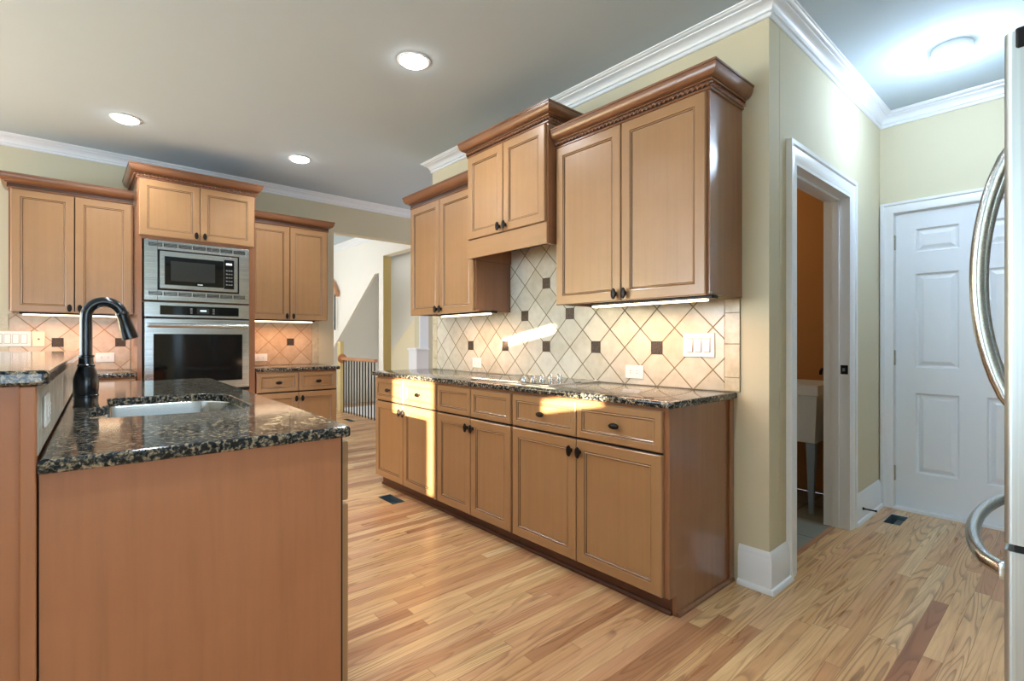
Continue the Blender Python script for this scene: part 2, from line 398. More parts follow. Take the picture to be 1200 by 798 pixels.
CROWN = [(0, 0), (0.007, 0), (0.012, 0.004), (0.013, 0.011), (0.008, 0.014), (0.008, 0.020), (0.016, 0.024), (0.018, 0.034), (0.026, 0.046), (0.040, 0.056), (0.054, 0.061), (0.056, 0.066), (0.050, 0.068), (0.062, 0.071), (0.070, 0.076), (0.072, 0.079), (0.078, 0.080), (0.080, 0.086), (0, 0.086)]
def crown(name, path):
    mb = MB(); mb.sweep(path, CROWN, 'white', CZ-0.0865); return struct(mb.build(name, smooth=True))
crown('trim_6', [(XW+0.12, 3.851), (XW-0.001, 3.851), (XW-0.001, YB-0.001), (XH-0.001, YB-0.001), (XH-0.001, -2.99)])
crown('trim_7', [(-4.49, YF-0.001), (4.3, YF-0.001)])
crown('trim_8', [(SX-0.001, 8.9), (SX-0.001, 5.61)])
BASE = [(0, 0), (0.030, 0), (0.030, 0.012), (0.024, 0.022), (0.016, 0.024), (0.016, 0.150), (0.012, 0.156), (0.012, 0.166), (0.006, 0.178), (0.003, 0.186), (0, 0.186)]
def base(name, path):
    mb = MB(); mb.sweep(path, BASE, 'white', 0.001); return struct(mb.build(name, smooth=True))
base('baseboard_right', [(XW-0.001, 1.106), (XW-0.001, YB-0.001), (BD0-0.074, YB-0.001)])
base('baseboard_bath', [(BD1+0.092, YB-0.001), (XH-0.031, YB-0.001)])
base('baseboard_hall', [(XH-0.001, -0.02), (XH-0.001, -2.99)])
base('baseboard_stair', [(SX-0.001, 8.9), (SX-0.001, 8.62)])
base('baseboard_far', [(2.0, YF-0.001), (OPX0, YF-0.001)])
# casing profile: distance across (away from opening), thickness
CAS = [(0, 0), (0, 0.012), (0.010, 0.017), (0.045, 0.019), (0.052, 0.016), (0.058, 0.024), (0.074, 0.026), (0.076, 0)]
def casing(name, a0, a1, z1, plane, wide=1.0):
    """casing round an opening a0..a1 up to z1; plane maps (a, z, out)"""
    mb = MB(); prof = [(o*wide, t) for o, t in CAS]
    mb.sweep([(a0, 0.001), (a0, z1), (a1, z1), (a1, 0.001)], [(-o, t) for o, t in prof], 'white', 0, frame=lambda x, y, t: plane(x, y, t))
    return struct(mb.build(name, smooth=True))
casing('trim_9', BD0, BD1, BDZ, lambda a, z, t: (a, YB-0.0005-t, z), 1.18)
# jambs of the bath doorway with door stops
mb = MB()
mb.prism([(BD0-0.001, 0.002), (BD0+0.017, 0.002), (BD0+0.017, BDZ-0.018), (BD1-0.017, BDZ-0.018), (BD1-0.017, 0.002), (BD1+0.001, 0.002), (BD1+0.001, BDZ+0.001), (BD0-0.001, BDZ+0.001)], 1, YB-0.012, YB+0.132, 'white')
mb.prism([(BD0+0.016, 0.002), (BD0+0.029, 0.002), (BD0+0.029, BDZ-0.030), (BD1-0.029, BDZ-0.030), (BD1-0.029, 0.002), (BD1-0.016, 0.002), (BD1-0.016, BDZ-0.016), (BD0+0.016, BDZ-0.016)], 1, YB+0.045, YB+0.082, 'white')
struct(mb.build('door_2'))

# ---- the six panel door in the end wall of the hall
def panel_slab(mb, wd, ht, th, panels, mat):
    """door slab: front at y=0 facing -y, recessed raised panels"""
    xs = sorted({0, wd, *[p[0] for p in panels], *[p[1] for p in panels]}); zs = sorted({0, ht, *[p[2] for p in panels], *[p[3] for p in panels]})
    bm = bmesh.new(); V = {}
    def vt(x, y, z):
        k = (round(x, 5), round(y, 5), round(z, 5))
        if k not in V: V[k] = bm.verts.new(k)
        return V[k]
    for i in range(len(xs)-1):
        for j in range(len(zs)-1):
            cx, cz = (xs[i]+xs[i+1])/2, (zs[j]+zs[j+1])/2
            if any(p[0] < cx < p[1] and p[2] < cz < p[3] for p in panels): continue
            bm.faces.new([vt(xs[i], 0, zs[j]), vt(xs[i+1], 0, zs[j]), vt(xs[i+1], 0, zs[j+1]), vt(xs[i], 0, zs[j+1])])
    for p in panels:
        prev = None
        for ins, dp in ((0, 0), (0.009, 0.015), (0.018, 0.015), (0.042, 0.003)):
            ring = [vt(p[0]+ins, dp, p[2]+ins), vt(p[1]-ins, dp, p[2]+ins), vt(p[1]-ins, dp, p[3]-ins), vt(p[0]+ins, dp, p[3]-ins)]
            if prev:
                for k in range(4): bm.faces.new([prev[k], prev[(k+1) % 4], ring[(k+1) % 4], ring[k]])
            prev = ring
        bm.faces.new(prev)
    mb.bm(bm, mat)
    mb.add([(0,0,0),(wd,0,0),(wd,th,0),(0,th,0),(0,0,ht),(wd,0,ht),(wd,th,ht),(0,th,ht)], [(0,1,2,3),(4,7,6,5),(0,3,7,4),(1,5,6,2),(3,2,6,7)], mat)
door = bpy.data.objects.new('door_1', None); COL.objects.link(door); struct(door); door.location = (XH+0.012, 0.879, 0.022); door.rotation_euler.z = -PI/2
mb = MB(); DW = 0.80
panel_slab(mb, DW, 2.014, 0.035, [(0.11, 0.335, 0.243, 0.785), (0.465, 0.69, 0.243, 0.785), (0.11, 0.335, 0.960, 1.597), (0.465, 0.69, 0.960, 1.597), (0.11, 0.335, 1.743, 1.90), (0.465, 0.69, 1.743, 1.90)], 'doorwhite')
mb.build('door_panel', door)
for z in (0.226, 1.024, 1.822):
    mb = MB(); mb.box(-0.022, 0.004, -0.010, -0.0005, z-0.05, z+0.05, 'steel', 0.002); mb.tube([(-0.004, -0.012, z-0.052), (-0.004, -0.012, z+0.052)], 0.007, 'steel', 10); mb.build('hinge', door)
mb = MB(); mb.lathe([(0.03, 0), (0.03, 0.006), (0.012, 0.010), (0.011, 0.035), (0.026, 0.045), (0.029, 0.058), (0.020, 0.068), (0.001, 0.070)], 'steel', (0.735, 0, 0.95), '-y'); mb.build('door_knob', door, smooth=True)
casing('trim_10', -0.885, -0.075, 2.046, lambda a, z, t: (XH-0.0005-t, -a, z))
sbox('trim_11', XH-0.030, XH+0.05, 0.078, 0.882, 0.001, 0.018, 'white')
mb = MB(); mb.prism([(0.884, 0.019), (0.8815, 0.019), (0.8815, 2.0415), (0.0785, 2.0415), (0.0785, 0.019), (0.076, 0.019), (0.076, 2.044), (0.884, 2.044)], 0, XH+0.001, XH+0.10, 'white'); struct(mb.build('trim_12'))

# ---- unseen left window, its daylight boosted by an added area lamp
def window_frame(name, pts):
    mb = MB(); [mb.box(*p, 'white') for p in pts]; return struct(mb.build(name))
window_frame('window_1', [(-4.55, -4.51, 3.17, 3.23, 0.501, 2.449), (-4.55, -4.51, 1.601, 4.799, 1.46, 1.50)])

# ================================================================ cabinet builders  (local: x right, -y front, z up)
def knob(parent, x, z, y, horizontal=False, name='knob'):
    mb = MB(); sx, sy = (1.85, 0.95) if horizontal else (0.95, 1.85)
    mb.lathe([(0.006, 0.0), (0.006, 0.012), (0.008, 0.014), (0.0135, 0.017), (0.0155, 0.022), (0.0135, 0.027), (0.007, 0.0295), (0.001, 0.030)], 'knob', (x, y, z), '-y', 14, sx, sy)
    return mb.build(name, parent, smooth=True)
RIM = [(0.0, 0.0), (0.0, 0.016), (0.004, 0.020)]
def front(name, parent, x0, x1, z0, z1, fr=0.052, y=0.0, mv='wood', panel_in=True):
    """mitred frame with bead, dark glazed line and recessed panel"""
    mb = MB()
    prof = RIM+[(fr-0.004, 0.020), (fr-0.001, 0.0185), (fr+0.0015, 0.0165), (fr+0.006, 0.0185), (fr+0.0085, 0.0160), (fr+0.0105, 0.0125), (fr+0.013, 0.0120)]
    W, Hh = (mv, 'glaze')
    hz = 'wood_h' if mv == 'wood' else mv
    fm = [hz, mv, hz, mv]
    mats = [fm, fm, fm, fm, ['glaze']*4, fm, fm, ['glaze']*4, fm]
    rings = [[(x0+i, y-d, z0+i), (x1-i, y-d, z0+i), (x1-i, y-d, z1-i), (x0+i, y-d, z1-i)] for i, d in prof]
    mb.rings(rings, mats, True, True, capmat=mv)
    return mb.build(name, parent)
def door_pair(parent, w_, z0, z1, knob_low, fr=0.052, edge=0.012, y=0.0, mid=None):
    m_ = w_/2 if mid is None else mid
    a = front('door', parent, edge, m_-0.003, z0, z1, fr, y); b = front('door', parent, m_+0.003, w_-edge, z0, z1, fr, y)
    kz = z0+0.035 if knob_low else z1-0.055
    knob(a, m_-0.030, kz, y-0.020); knob(b, m_+0.030, kz, y-0.020)
CABCROWN = [(0, 0), (0.007, 0.0), (0.010, 0.003), (0.010, 0.009), (0.008, 0.011), (0.008, 0.035), (0.018, 0.037), (0.020, 0.041)]
CABCROWN += [(0.022+0.032*math.sin(k*PI/16), 0.090-0.047*math.cos(k*PI/16)) for k in range(9)]+[(0.057, 0.091), (0.058, 0.099), (0.055, 0.103), (0, 0.103)]
CABMATS = ['glaze' if k in (4, 7, 16) else 'crownwood' for k in range(len(CABCROWN))]
def cab_crown(parent, path, z, rope=True, ropeoff=0.0125):
    mb = MB(); mb.sweep(path, CABCROWN, [CABMATS]*(len(path)-1), z); c = mb.build('crown_moulding', parent, smooth=True)
    if rope:
        # twisted rope bead lying in the hollow of the moulding
        P = [Vector(p) for p in path]; pts = []
        for i in range(len(P)-1):
            d = (P[i+1]-P[i]); L = d.length; d.normalize(); nrm = Vector((d.y, -d.x))
            k = max(2, int(L/0.003))
            s0 = -ropeoff if i > 0 else 0.0; s1 = L+ropeoff if i < len(P)-2 else L
            for j in range(k+1):
                q = P[i]+d*(s0+(s1-s0)*j/k)+nrm*ropeoff
                pts.append((Vector((q.x, q.y, z+0.0225)), d, nrm))
        mb = MB(); rings = []; run = 0.0
        for i, (q, d, nrm) in enumerate(pts):
            if i: run += (q-pts[i-1][0]).length
            th = run/0.024*PI; ring = []
            for j in range(8):
                a = 2*PI*j/8; ex, ez = 0.0108*math.cos(a), 0.0050*math.sin(a)
                u, v = ex*math.cos(th)-ez*math.sin(th), ex*math.sin(th)+ez*math.cos(th)
                ring.append((q.x+nrm.x*u, q.y+nrm.y*u, q.z+v))
            rings.append(ring)
        mb.rings(rings, 'crownwood'); mb.build('rope_bead', c)
    return c
def wall_cabinet(label, loc, rot, w_, d, z0, z1, ctop, doors=(True,), cl=True, cr=True, rope=True, cat='cabinet', door_z0=None, name='upper_cabinet', fr=0.052, valance=None, group=None, kn=True):
    t = thing(name, label, cat, (loc[0], loc[1], z0), rot, group)
    h = z1-z0; dz0 = (door_z0 or z0-0.004)-z0
    mb = MB(); lip = 0.0 if valance else 0.012
    if valance:      # hood cabinet: box above, open below with a front board and cheeks
        mb.box(0, w_, 0, d, dz0-0.03, h, 'panel')
        mb.box(0, 0.018, 0.0, d-0.012, 0.0, dz0-0.0305, 'panel'); mb.box(w_-0.018, w_, 0.0, d-0.012, 0.0, dz0-0.0305, 'panel')
        mb.build('body', t)
        mb = MB(); mb.box(-0.002, w_+0.002, -0.016, -0.0005, 0.0, dz0-0.006, 'wood_h', 0.002); mb.build('valance', t)
    else:
        mb.box(0, w_, 0, d, 0.012, h, 'panel')
        mb.box(0, w_, 0, 0.02, 0.0, 0.0119, 'wood_h'); mb.box(0, 0.016, 0.0205, d, 0.0, 0.0119, 'panel'); mb.box(w_-0.016, w_, 0.0205, d, 0.0, 0.0119, 'panel')
        mb.box(0.014, w_-0.014, -0.0006, -0.0001, 0.010, ctop-z0-0.112, 'gap'); mb.build('body', t)  # black sheet behind the doors paints in the shade of their gaps
    dtop = ctop-z0-0.103-0.006
    door_pair(t, w_, dz0, dtop, True, fr)
    path = [(0, 0), (w_, 0)]
    if cl: path = [(0, d)]+path
    if cr: path = path+[(w_, d)]
    mb = MB(); mb.box(0, w_, -0.001, d, dtop+0.002, ctop-z0-0.11, 'wood_h')
    cab_crown(t, path, ctop-z0-0.103, rope)
    return t
def base_cabinet(label, loc, rot, w_, d, mid=None, end=None, knobs=True, ztop=0.883, drawer_z=0.692, group=None, left_end=False, toe_in=0.052, drawers=2, fr=0.05):
    t = thing('base_cabinet', label, 'cabinet', (loc[0], loc[1], 0), rot, group)
    mb = MB(); x1 = w_-(0.0185 if end == 'right' else 0)
    mb.prism([(0, 0.09), (d, 0.09), (d, ztop), (0, ztop)], 0, 0.0, x1, 'panel'); mb.box(0.010, x1-0.010, -0.0006, -0.0001, 0.094, 0.866, 'gap'); mb.build('body', t)  # thin black backing darkens the gaps between fronts like shade
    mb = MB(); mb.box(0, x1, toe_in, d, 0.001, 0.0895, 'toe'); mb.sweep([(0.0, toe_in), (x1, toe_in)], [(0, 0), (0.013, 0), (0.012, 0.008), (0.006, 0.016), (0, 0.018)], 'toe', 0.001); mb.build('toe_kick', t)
    m_ = w_/2 if mid is None else mid; e = 0.008
    spans = [(e, m_-0.003), (m_+0.003, w_-e-(0.018 if end == 'right' else 0))]
    for i, (a, b) in enumerate(spans):
        dr = front('drawer', t, a, b, drawer_z+0.004, 0.868, 0.034)
        if knobs: knob(dr, (a+b)/2, (drawer_z+0.868)/2, -0.0135, True)
    da = front('door', t, *spans[0], 0.092, drawer_z-0.008, fr); db = front('door', t, *spans[1], 0.092, drawer_z-0.008, fr)
    knob(da, m_-0.028, drawer_z-0.065, -0.020); knob(db, m_+0.028, drawer_z-0.065, -0.020)
    return t
NW = -PI/2      # rotation of the cabinets that face -X (local x runs towards the camera)

# ================================================================ cooktop wall
BX = 1.865      # front of the base carcasses
D_B = XW-0.002-BX
g = None
tC = base_cabinet('far left maple base cabinet of the cooktop run, at the end by the stair opening', (BX, 3.785, 0), NW, 0.905, D_B)
tB = base_cabinet('middle maple base cabinet under the cooktop, its two false drawer fronts without knobs', (BX, 2.878, 0), NW, 0.762, D_B, knobs=False)
tA = base_cabinet('nearest maple base cabinet of the cooktop run with the large finished end panel', (BX, 2.114, 0), NW, 0.974, D_B, mid=0.477, end='right')
mb = MB()   # finished end panel with toe notch
mb.prism([(0.0, 0.09), (0.052, 0.09), (0.052, 0.001), (D_B-0.002, 0.001), (D_B-0.002, 0.8825), (0.0, 0.8825)], 0, 0.956, 0.974, 'panel')
mb.build('end_panel', tA)
mb = MB(); mb.box(0.9745, 0.986, D_B-0.040, D_B-0.003, 0.02, 0.882, 'panel', 0.003); mb.build('scribe_moulding', tA)
mb = MB(); mb.sweep([(0.9745, 0.055), (0.9745, D_B-0.002)], [(0, 0), (0.014, 0), (0.013, 0.008), (0.006, 0.017), (0, 0.019)], 'crownwood', 0.001); mb.build('shoe_moulding', tA)

def slab(mb, poly, z0, z1, r, mat, hole=None):
    """counter slab with eased edges; poly counter-clockwise"""
    n = len(poly); P = [Vector(p) for p in poly]
    def off(P_, d):
        out = []; k = len(P_)
        for i in range(k):
            a = (P_[i]-P_[i-1]).normalized(); b = (P_[(i+1) % k]-P_[i]).normalized()
            na, nb = Vector((-a.y, a.x)), Vector((-b.y, b.x)); mv = na+nb; mv = mv/(mv.length_squared/2)
            out.append(P_[i]+mv*d)
        return out
    steps = [(r, z0), (r*0.3, z0+r*0.3), (0, z0+r), (0, z1-r), (r*0.3, z1-r*0.3), (r, z1)]
    rings = [[(q.x, q.y, z) for q in off(P, d)] for d, z in steps]
    if hole is None: mb.rings(rings, mat); return
    mb.rings(rings, mat, False, False)
    Hh = [Vector(p) for p in hole]
    hr = [[(q.x, q.y, z) for q in off(Hh, -d)] for d, z in [(0, z0), (0, z1-0.004), (0.0015, z1-0.0012), (0.004, z1)]]
    mb.rings(hr, mat, False, False)
    for outer, inner in ((rings[0], hr[0]), (rings[-1], hr[-1])):
        bm = bmesh.new(); es = []
        for loop in (outer, inner):
            vs = [bm.verts.new(p) for p in loop]
            es += [bm.edges.new((vs[i], vs[(i+1) % len(vs)])) for i in range(len(vs))]
        bmesh.ops.triangle_fill(bm, use_beauty=True, edges=es)
        mb.bm(bm, mat)
def rounded(poly, radii, seg=5):
    out = []; n = len(poly)
    for i in range(n):
        p = Vector(poly[i]); r = radii[i] if isinstance(radii, (list, tuple)) else radii
        if r <= 0: out.append(tuple(p)); continue
        a = (Vector(poly[i-1])-p).normalized(); b = (Vector(poly[(i+1) % n])-p).normalized()
        for k in range(seg+1):
            t = k/seg; q0 = p+a*r; q1 = p+b*r
            out.append(tuple(q0*(1-t)**2+p*2*t*(1-t)+q1*t*t))
    return out
CT = 0.916
mb = MB(); slab(mb, rounded([(1.828, 1.110), (XW-0.012, 1.110), (XW-0.012, 3.835), (1.828, 3.835)], [0.012, 0, 0, 0.03]), 0.8845, CT, 0.008, 'granite')
tag(mb.build('countertop', smooth=True), 'speckled dark granite countertop running along the cooktop wall', 'countertop')

# backsplash behind the cooktop (origin at a crossing of the tile pattern)
TY, TZ = 1.554, 1.125
ZB = CT+0.001
mb = MB(); Lp = lambda y, z: (y-TY, z-TZ)
poly = [Lp(1.176, ZB), Lp(3.758, ZB), Lp(3.758, 1.369), Lp(2.778, 1.369), Lp(2.778, 1.814), Lp(2.022, 1.814), Lp(2.022, 1.369), Lp(1.176, 1.369)]
mb.prism(poly, 0, -0.010, -0.001, 'tile_x')
bs = mb.build('backsplash', None, (XW, TY, TZ)); tag(bs, 'cream diagonal tile backsplash with dark square insets behind the cooktop', 'backsplash')
def insets(par, pts, axis, s=0.036):
    for a, z in pts:
        mb = MB()
        if axis == 0: mb.box(-0.0135, -0.0102, a-TY-s, a-TY+s, z-TZ-s, z-TZ+s, 'inset', 0.002)
        else: mb.box(a-s, a+s, -0.0135, -0.0102, z-s, z+s, 'inset', 0.002)
        mb.build('inset_tile', par)
P_ = 0.427
insets(bs, [(TY+P_*k, TZ) for k in range(5)]+[(TY+P_*(k+0.5), TZ+P_/2) for k in (1, 2)]+[(TY+P_*2, TZ+P_)], 0)
for y0, y1, cuts in ((1.100, 1.173, (ZB, 0.985, 1.148, 1.30, 1.369)), (3.761, 3.834, (ZB, 1.01, 1.16, 1.31, 1.369))):
    mb = MB(); mb.box(-0.007, -0.001, y0-TY, y1-TY+0.003, ZB-TZ, 1.369-TZ, 'grout'); mb.build('grout_bed', bs)
    for a, b in zip(cuts[:-1], cuts[1:]):
        mb = MB(); mb.box(-0.011, -0.0072, y0-TY, y1-TY, a-TZ+0.0015, b-TZ-0.0015, 'border', 0.001); mb.build('border_tile', bs)

# wall cabinets
UX = 2.112; UD = XW-0.002-UX
wall_cabinet('nearest two-door wall cabinet with rope-trimmed crown, right of the hood cabinet', (UX, 2.018, 0), NW, 0.926, UD, 1.371, 2.27, 2.372, cl=False)
HX = 2.045
wall_cabinet('tall-set two-door hood cabinet with plain front board above the cooktop', (HX, 2.782, 0), NW, 0.760, XW-0.002-HX, 1.718, 2.41, 2.51, door_z0=1.846, valance=True)
wall_cabinet('far two-door wall cabinet beside the hood cabinet, next to the stair opening', (UX, 3.665, 0), NW, 0.879, UD, 1.371, 2.25, 2.342, cr=False, rope=False)

# under-cabinet light bars
def uc_light(label, loc, rot, L):
    t = thing('under_cabinet_light', label, 'light', loc, rot, 'under-cabinet light bars')
    mb = MB(); mb.box(0, L, 0, 0.055, 0.0, 0.016, 'black', 0.003); mb.build('housing', t)
    mb = MB(); mb.box(0.02, L-0.03, -0.012, 0.030, -0.010, -0.0005, 'lamp_warm', 0.004); mb.build('lens', t)
    return t
def uc_glow(x0, y0, sx, sy, power):
    lamp('under_cabinet_glow', 'AREA', (x0, y0, 1.335), power, (1.0, 0.52, 0.30), sx, sy, (0, 0, -1), spread=R(170))
uc_light('lit warm light bar under the nearest wall cabinet, above the triple switch', (2.150, 1.800, 1.354), NW, 0.70)
uc_light('lit warm light bar under the wall cabinet beyond the hood cabinet', (2.150, 3.290, 1.354), NW, 0.62)
uc_glow(2.20, 1.46, 0.06, 0.6, 2.8); uc_glow(2.20, 2.98, 0.06, 0.55, 2.2)

# plates on the tile
def plate(name, label, cat, loc, rot, w_, h_, kind, mat='plate', n=1, group=None):
    t = thing(name, label, cat, loc, rot, group)
    mb = MB(); mb.box(-w_/2, w_/2, -0.006, 0, -h_/2, h_/2, mat, 0.003); mb.build('cover_plate', t)
    if kind == 'rocker':
        for k in range(n):
            cx = (k-(n-1)/2)*0.046
            mb = MB(); mb.box(cx-0.0185, cx+0.0185, -0.0066, -0.0061, -0.036, 0.036, 'slot'); mb.build('rocker_frame', t)
            mb = MB(); mb.prism([(-0.0067, -0.034), (-0.0067, 0.034), (-0.0080, 0.034), (-0.0150, -0.034)], 0, cx-0.0165, cx+0.0165, 'plate'); mb.build('rocker', t)
    elif kind == 'outlet':
        for s in (-1, 1):
            mb = MB(); mb.box(s*0.022-0.016, s*0.022+0.016, -0.0085, -0.0062, -0.015, 0.015, mat, 0.002); o = mb.build('socket', t)
            for q in (-0.006, 0.006):
                mb = MB(); mb.box(s*0.022-0.006, s*0.022+0.004, -0.0090, -0.0086, q-0.0012, q+0.0012, 'slot'); mb.build('slot', o)
    elif kind == 'jack':
        mb = MB(); mb.lathe([(0.007, 0.0062), (0.007, 0.010), (0.003, 0.0105), (0.003, 0.0102)], 'slot', (0, 0, 0), '-y', 12); mb.build('jack', t)
    elif kind == 'usb':
        mb = MB(); mb.box(-0.018, 0.018, -0.0085, -0.0062, -0.03, 0.03, mat, 0.002); mb.build('socket', t)
    return t
PX = XW-0.0115
plate('light_switch', 'white three-rocker light switch plate on the cream tile by the hall corner', 'switch', (PX, 1.308, 1.142), NW, 0.172, 0.122, 'rocker', n=3)
plate('wall_outlet', 'white sideways outlet low on the cream tile right of the cooktop', 'outlet', (PX, 1.698, 0.986), NW, 0.122, 0.076, 'outlet')
plate('wall_outlet', 'white outlet low on the cream tile left of the cooktop', 'outlet', (PX, 3.174, 0.990), NW, 0.116, 0.078, 'outlet')

# cooktop
ct = thing('cooktop', 'black glass cooktop with a row of chrome knobs set in the granite', 'cooktop', (2.165, 2.27, CT+0.0005))
mb = MB(); mb.box(-0.215, 0.215, -0.345, 0.345, 0, 0.009, 'glass_black', 0.003); mb.build('glass_top', ct)
mb = MB(); mb.sweep([(-0.217, 0.347), (-0.217, -0.347), (0.217, -0.347), (0.217, 0.347), (-0.217, 0.347)], [(-0.002, 0), (0.006, 0), (0.006, 0.006), (-0.002, 0.0105)], 'chrome', 0); mb.build('rim', ct)
for (x, y, r) in ((-0.10, 0.20, 0.095), (0.105, 0.19, 0.075), (-0.105, -0.21, 0.07), (0.10, -0.22, 0.09)):
    mb = MB(); mb.sweep([(x+r*math.cos(a*PI/18), y+r*math.sin(a*PI/18)) for a in range(37)], [(-0.001, 0), (0.001, 0), (0.001, 0.0004), (-0.001, 0.0004)], 'slot', 0.009, caps=False); mb.build('burner_ring', ct)
for k in range(5):
    mb = MB(); x = -0.195+k*0.074
    mb.lathe([(0.021, 0.009), (0.021, 0.014), (0.017, 0.016), (0.016, 0.034), (0.014, 0.037), (0.001, 0.037)], 'chrome', (x, -0.125, 0), 'z', 16); mb.box(x-0.003, x+0.003, -0.140, -0.110, 0.0375, 0.043, 'chrome', 0.001); mb.build('control_knob', ct, smooth=True)

# ================================================================ far wall
FY = 4.87; FD = YF-0.002-FY
base_cabinet('maple base cabinet right of the wall oven, with knobbed drawers over doors', (1.237, FY, 0), 0, 0.728, FD)
base_cabinet('maple base cabinet left of the wall oven, mostly hidden behind the sink island', (-0.50, FY, 0), 0, 0.880, FD)
mb = MB(); slab(mb, [(1.232, 4.83), (1.985, 4.83), (1.985, YF-0.012), (1.232, YF-0.012)], 0.8845, CT, 0.006, 'granite')
tag(mb.build('countertop', smooth=True), 'short granite countertop on the base cabinet right of the wall oven', 'countertop')
mb = MB(); slab(mb, [(-0.52, 4.83), (0.381, 4.83), (0.381, YF-0.012), (-0.52, YF-0.012)], 0.8845, CT, 0.006, 'granite')
tag(mb.build('countertop', smooth=True), 'granite countertop left of the wall oven behind the faucet', 'countertop')
UY = 5.14; UYD = YF-0.002-UY
wall_cabinet('two-door wall cabinet left of the oven tower, above the light switches', (-0.342, UY, 0), 0, 0.724, UYD, 1.380, 2.28, 2.376, cr=False, rope=False)
wall_cabinet('two-door wall cabinet right of the oven tower, beside the stair opening', (1.228, UY, 0), 0, 0.752, UYD, 1.371, 2.28, 2.376, cl=False, rope=False)
# oven tower
tw = thing('oven_tower', 'tall maple cabinet tower holding the microwave and wall oven', 'cabinet', (0.386, 4.87, 0))
TWW = 0.842; TD = YF-0.002-4.87
mb = MB(); mb.box(0, 0.030, 0, TD, 0.001, 2.44, 'panel'); mb.box(TWW-0.046, TWW, 0, TD, 0.001, 2.44, 'panel'); mb.box(0.0302, TWW-0.0462, TD-0.02, TD, 0.001, 2.44, 'panel')
mb.box(0.0302, TWW-0.0462, 0, TD-0.0205, 1.966, 2.44, 'panel'); mb.box(0.0302, TWW-0.0462, 0, TD-0.0205, 0.09, 0.730, 'panel'); mb.box(0.0302, TWW-0.0462, 0.03, TD-0.0205, 1.472, 1.480, 'panel')
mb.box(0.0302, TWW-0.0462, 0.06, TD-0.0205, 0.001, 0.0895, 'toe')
mb.build('body', tw)
door_pair(tw, TWW, 1.992, 2.432, True, 0.052, 0.012)
dr = front('drawer', tw, 0.012, TWW-0.012, 0.11, 0.70, 0.05); knob(dr, TWW/2, 0.64, -0.020, True)
cab_crown(tw, [(0, TD), (0, 0), (TWW, 0), (TWW, TD)], 2.436, True)
# microwave with trim kit
mw = thing('microwave', 'stainless built-in microwave above the wall oven, black window in a steel trim kit', 'microwave', (0.8015, 4.869, 1.484)); 
mb = MB(); w2 = 0.374
mb.box(-w2, -0.288, -0.022, -0.0005, 0.0, 0.476, 'steel', 0.002); mb.box(0.295, w2, -0.022, -0.0005, 0.0, 0.476, 'steel', 0.002)
mb.box(-0.2875, 0.2945, -0.022, -0.0005, 0.0, 0.083, 'steel', 0.002); mb.box(-0.2875, 0.2945, -0.022, -0.0005, 0.404, 0.476, 'steel', 0.002); mb.build('trim_kit', mw)
for z in (0.040, 0.428):
    for k in range(7):
        xx = -0.345+k*0.0995
        mb = MB(); mb.prism([(-0.0226, z), (-0.0226, z+0.030), (-0.0245, z+0.030), (-0.0245, z)], 0, xx, xx+0.088, 'gap')
        for q in range(3): mb.box(xx+0.003, xx+0.085, -0.0275, -0.0247, z+0.004+q*0.0095, z+0.0075+q*0.0095, 'steel')
        mb.build('vent_louver', mw)
mb = MB(); mb.box(-0.287, 0.294, -0.012, 0.34, 0.084, 0.403, 'black'); mb.build('case', mw)
mb = MB(); mb.box(-0.274, 0.281, -0.040, -0.0125, 0.094, 0.393, 'steel', 0.004); md = mb.build('door_face', mw)
mb = MB(); mb.box(-0.243, 0.173, -0.0420, -0.0402, 0.126, 0.352, 'glass_black', 0.001); mb.build('window', md)
mb = MB(); mb.box(-0.203, 0.108, -0.0428, -0.0422, 0.160, 0.318, 'screen'); mb.build('window_screen', md)
mb = MB(); mb.box(0.175, 0.252, -0.0425, -0.0402, 0.118, 0.366, 'glass_black', 0.001); mb.build('control_panel', md)
mb = MB()
for k in range(4): mb.box(0.190+k*0.012, 0.198+k*0.012, -0.0432, -0.0427, 0.322, 0.338, 'lcd')
mb.build('clock_digits', md)
for r_ in range(5):
    for c_ in range(3):
        mb = MB(); mb.box(0.190+c_*0.018, 0.202+c_*0.018, -0.0434, -0.0427, 0.150+r_*0.030, 0.160+r_*0.030, 'slot'); mb.build('button', md)
mb = MB(); mb.box(-0.018, 0.018, -0.0426, -0.0422, 0.136, 0.143, 'plate'); mb.build('badge', md)
# wall oven
ov = thing('wall_oven', 'stainless wall oven with black glass door and bar handle under the microwave', 'oven', (0.8015, 4.869, 0.740))
mb = MB(); mb.box(-0.36, 0.36, 0.0, 0.52, 0.0, 0.725, 'black'); mb.build('case', ov)
mb = MB(); mb.box(-w2, w2, -0.026, -0.0005, 0.612, 0.730, 'steel', 0.003); cp = mb.build('control_panel', ov)
mb = MB(); mb.box(-0.272, 0.290, -0.0285, -0.0262, 0.632, 0.705, 'glass_black', 0.001); mb.build('control_glass', cp)
mb = MB(); mb.box(-0.022, 0.068, -0.0296, -0.0287, 0.645, 0.692, 'screen'); mb.build('display', cp)
mb = MB()
for k, (a, b) in enumerate(((0.004, 0.010), (0.014, 0.022), (0.026, 0.034), (0.038, 0.046))): mb.box(a, b, -0.0302, -0.0297, 0.664, 0.676, 'lcd')
mb.build('clock_digits', cp)
for sx in (-0.060, 0.100):
    for q in range(3):
        mb = MB(); mb.box(sx-0.008, sx+0.008, -0.0294, -0.0286, 0.645+q*0.017, 0.654+q*0.017, 'slot'); mb.build('touch_key', cp)
mb = MB(); mb.box(-w2, w2, -0.030, -0.0005, 0.020, 0.600, 'steel', 0.004); od = mb.build('door', ov)
mb = MB(); mb.box(-0.315, 0.318, -0.0325, -0.0302, 0.085, 0.478, 'glass_black', 0.001); mb.build('door_glass', od)
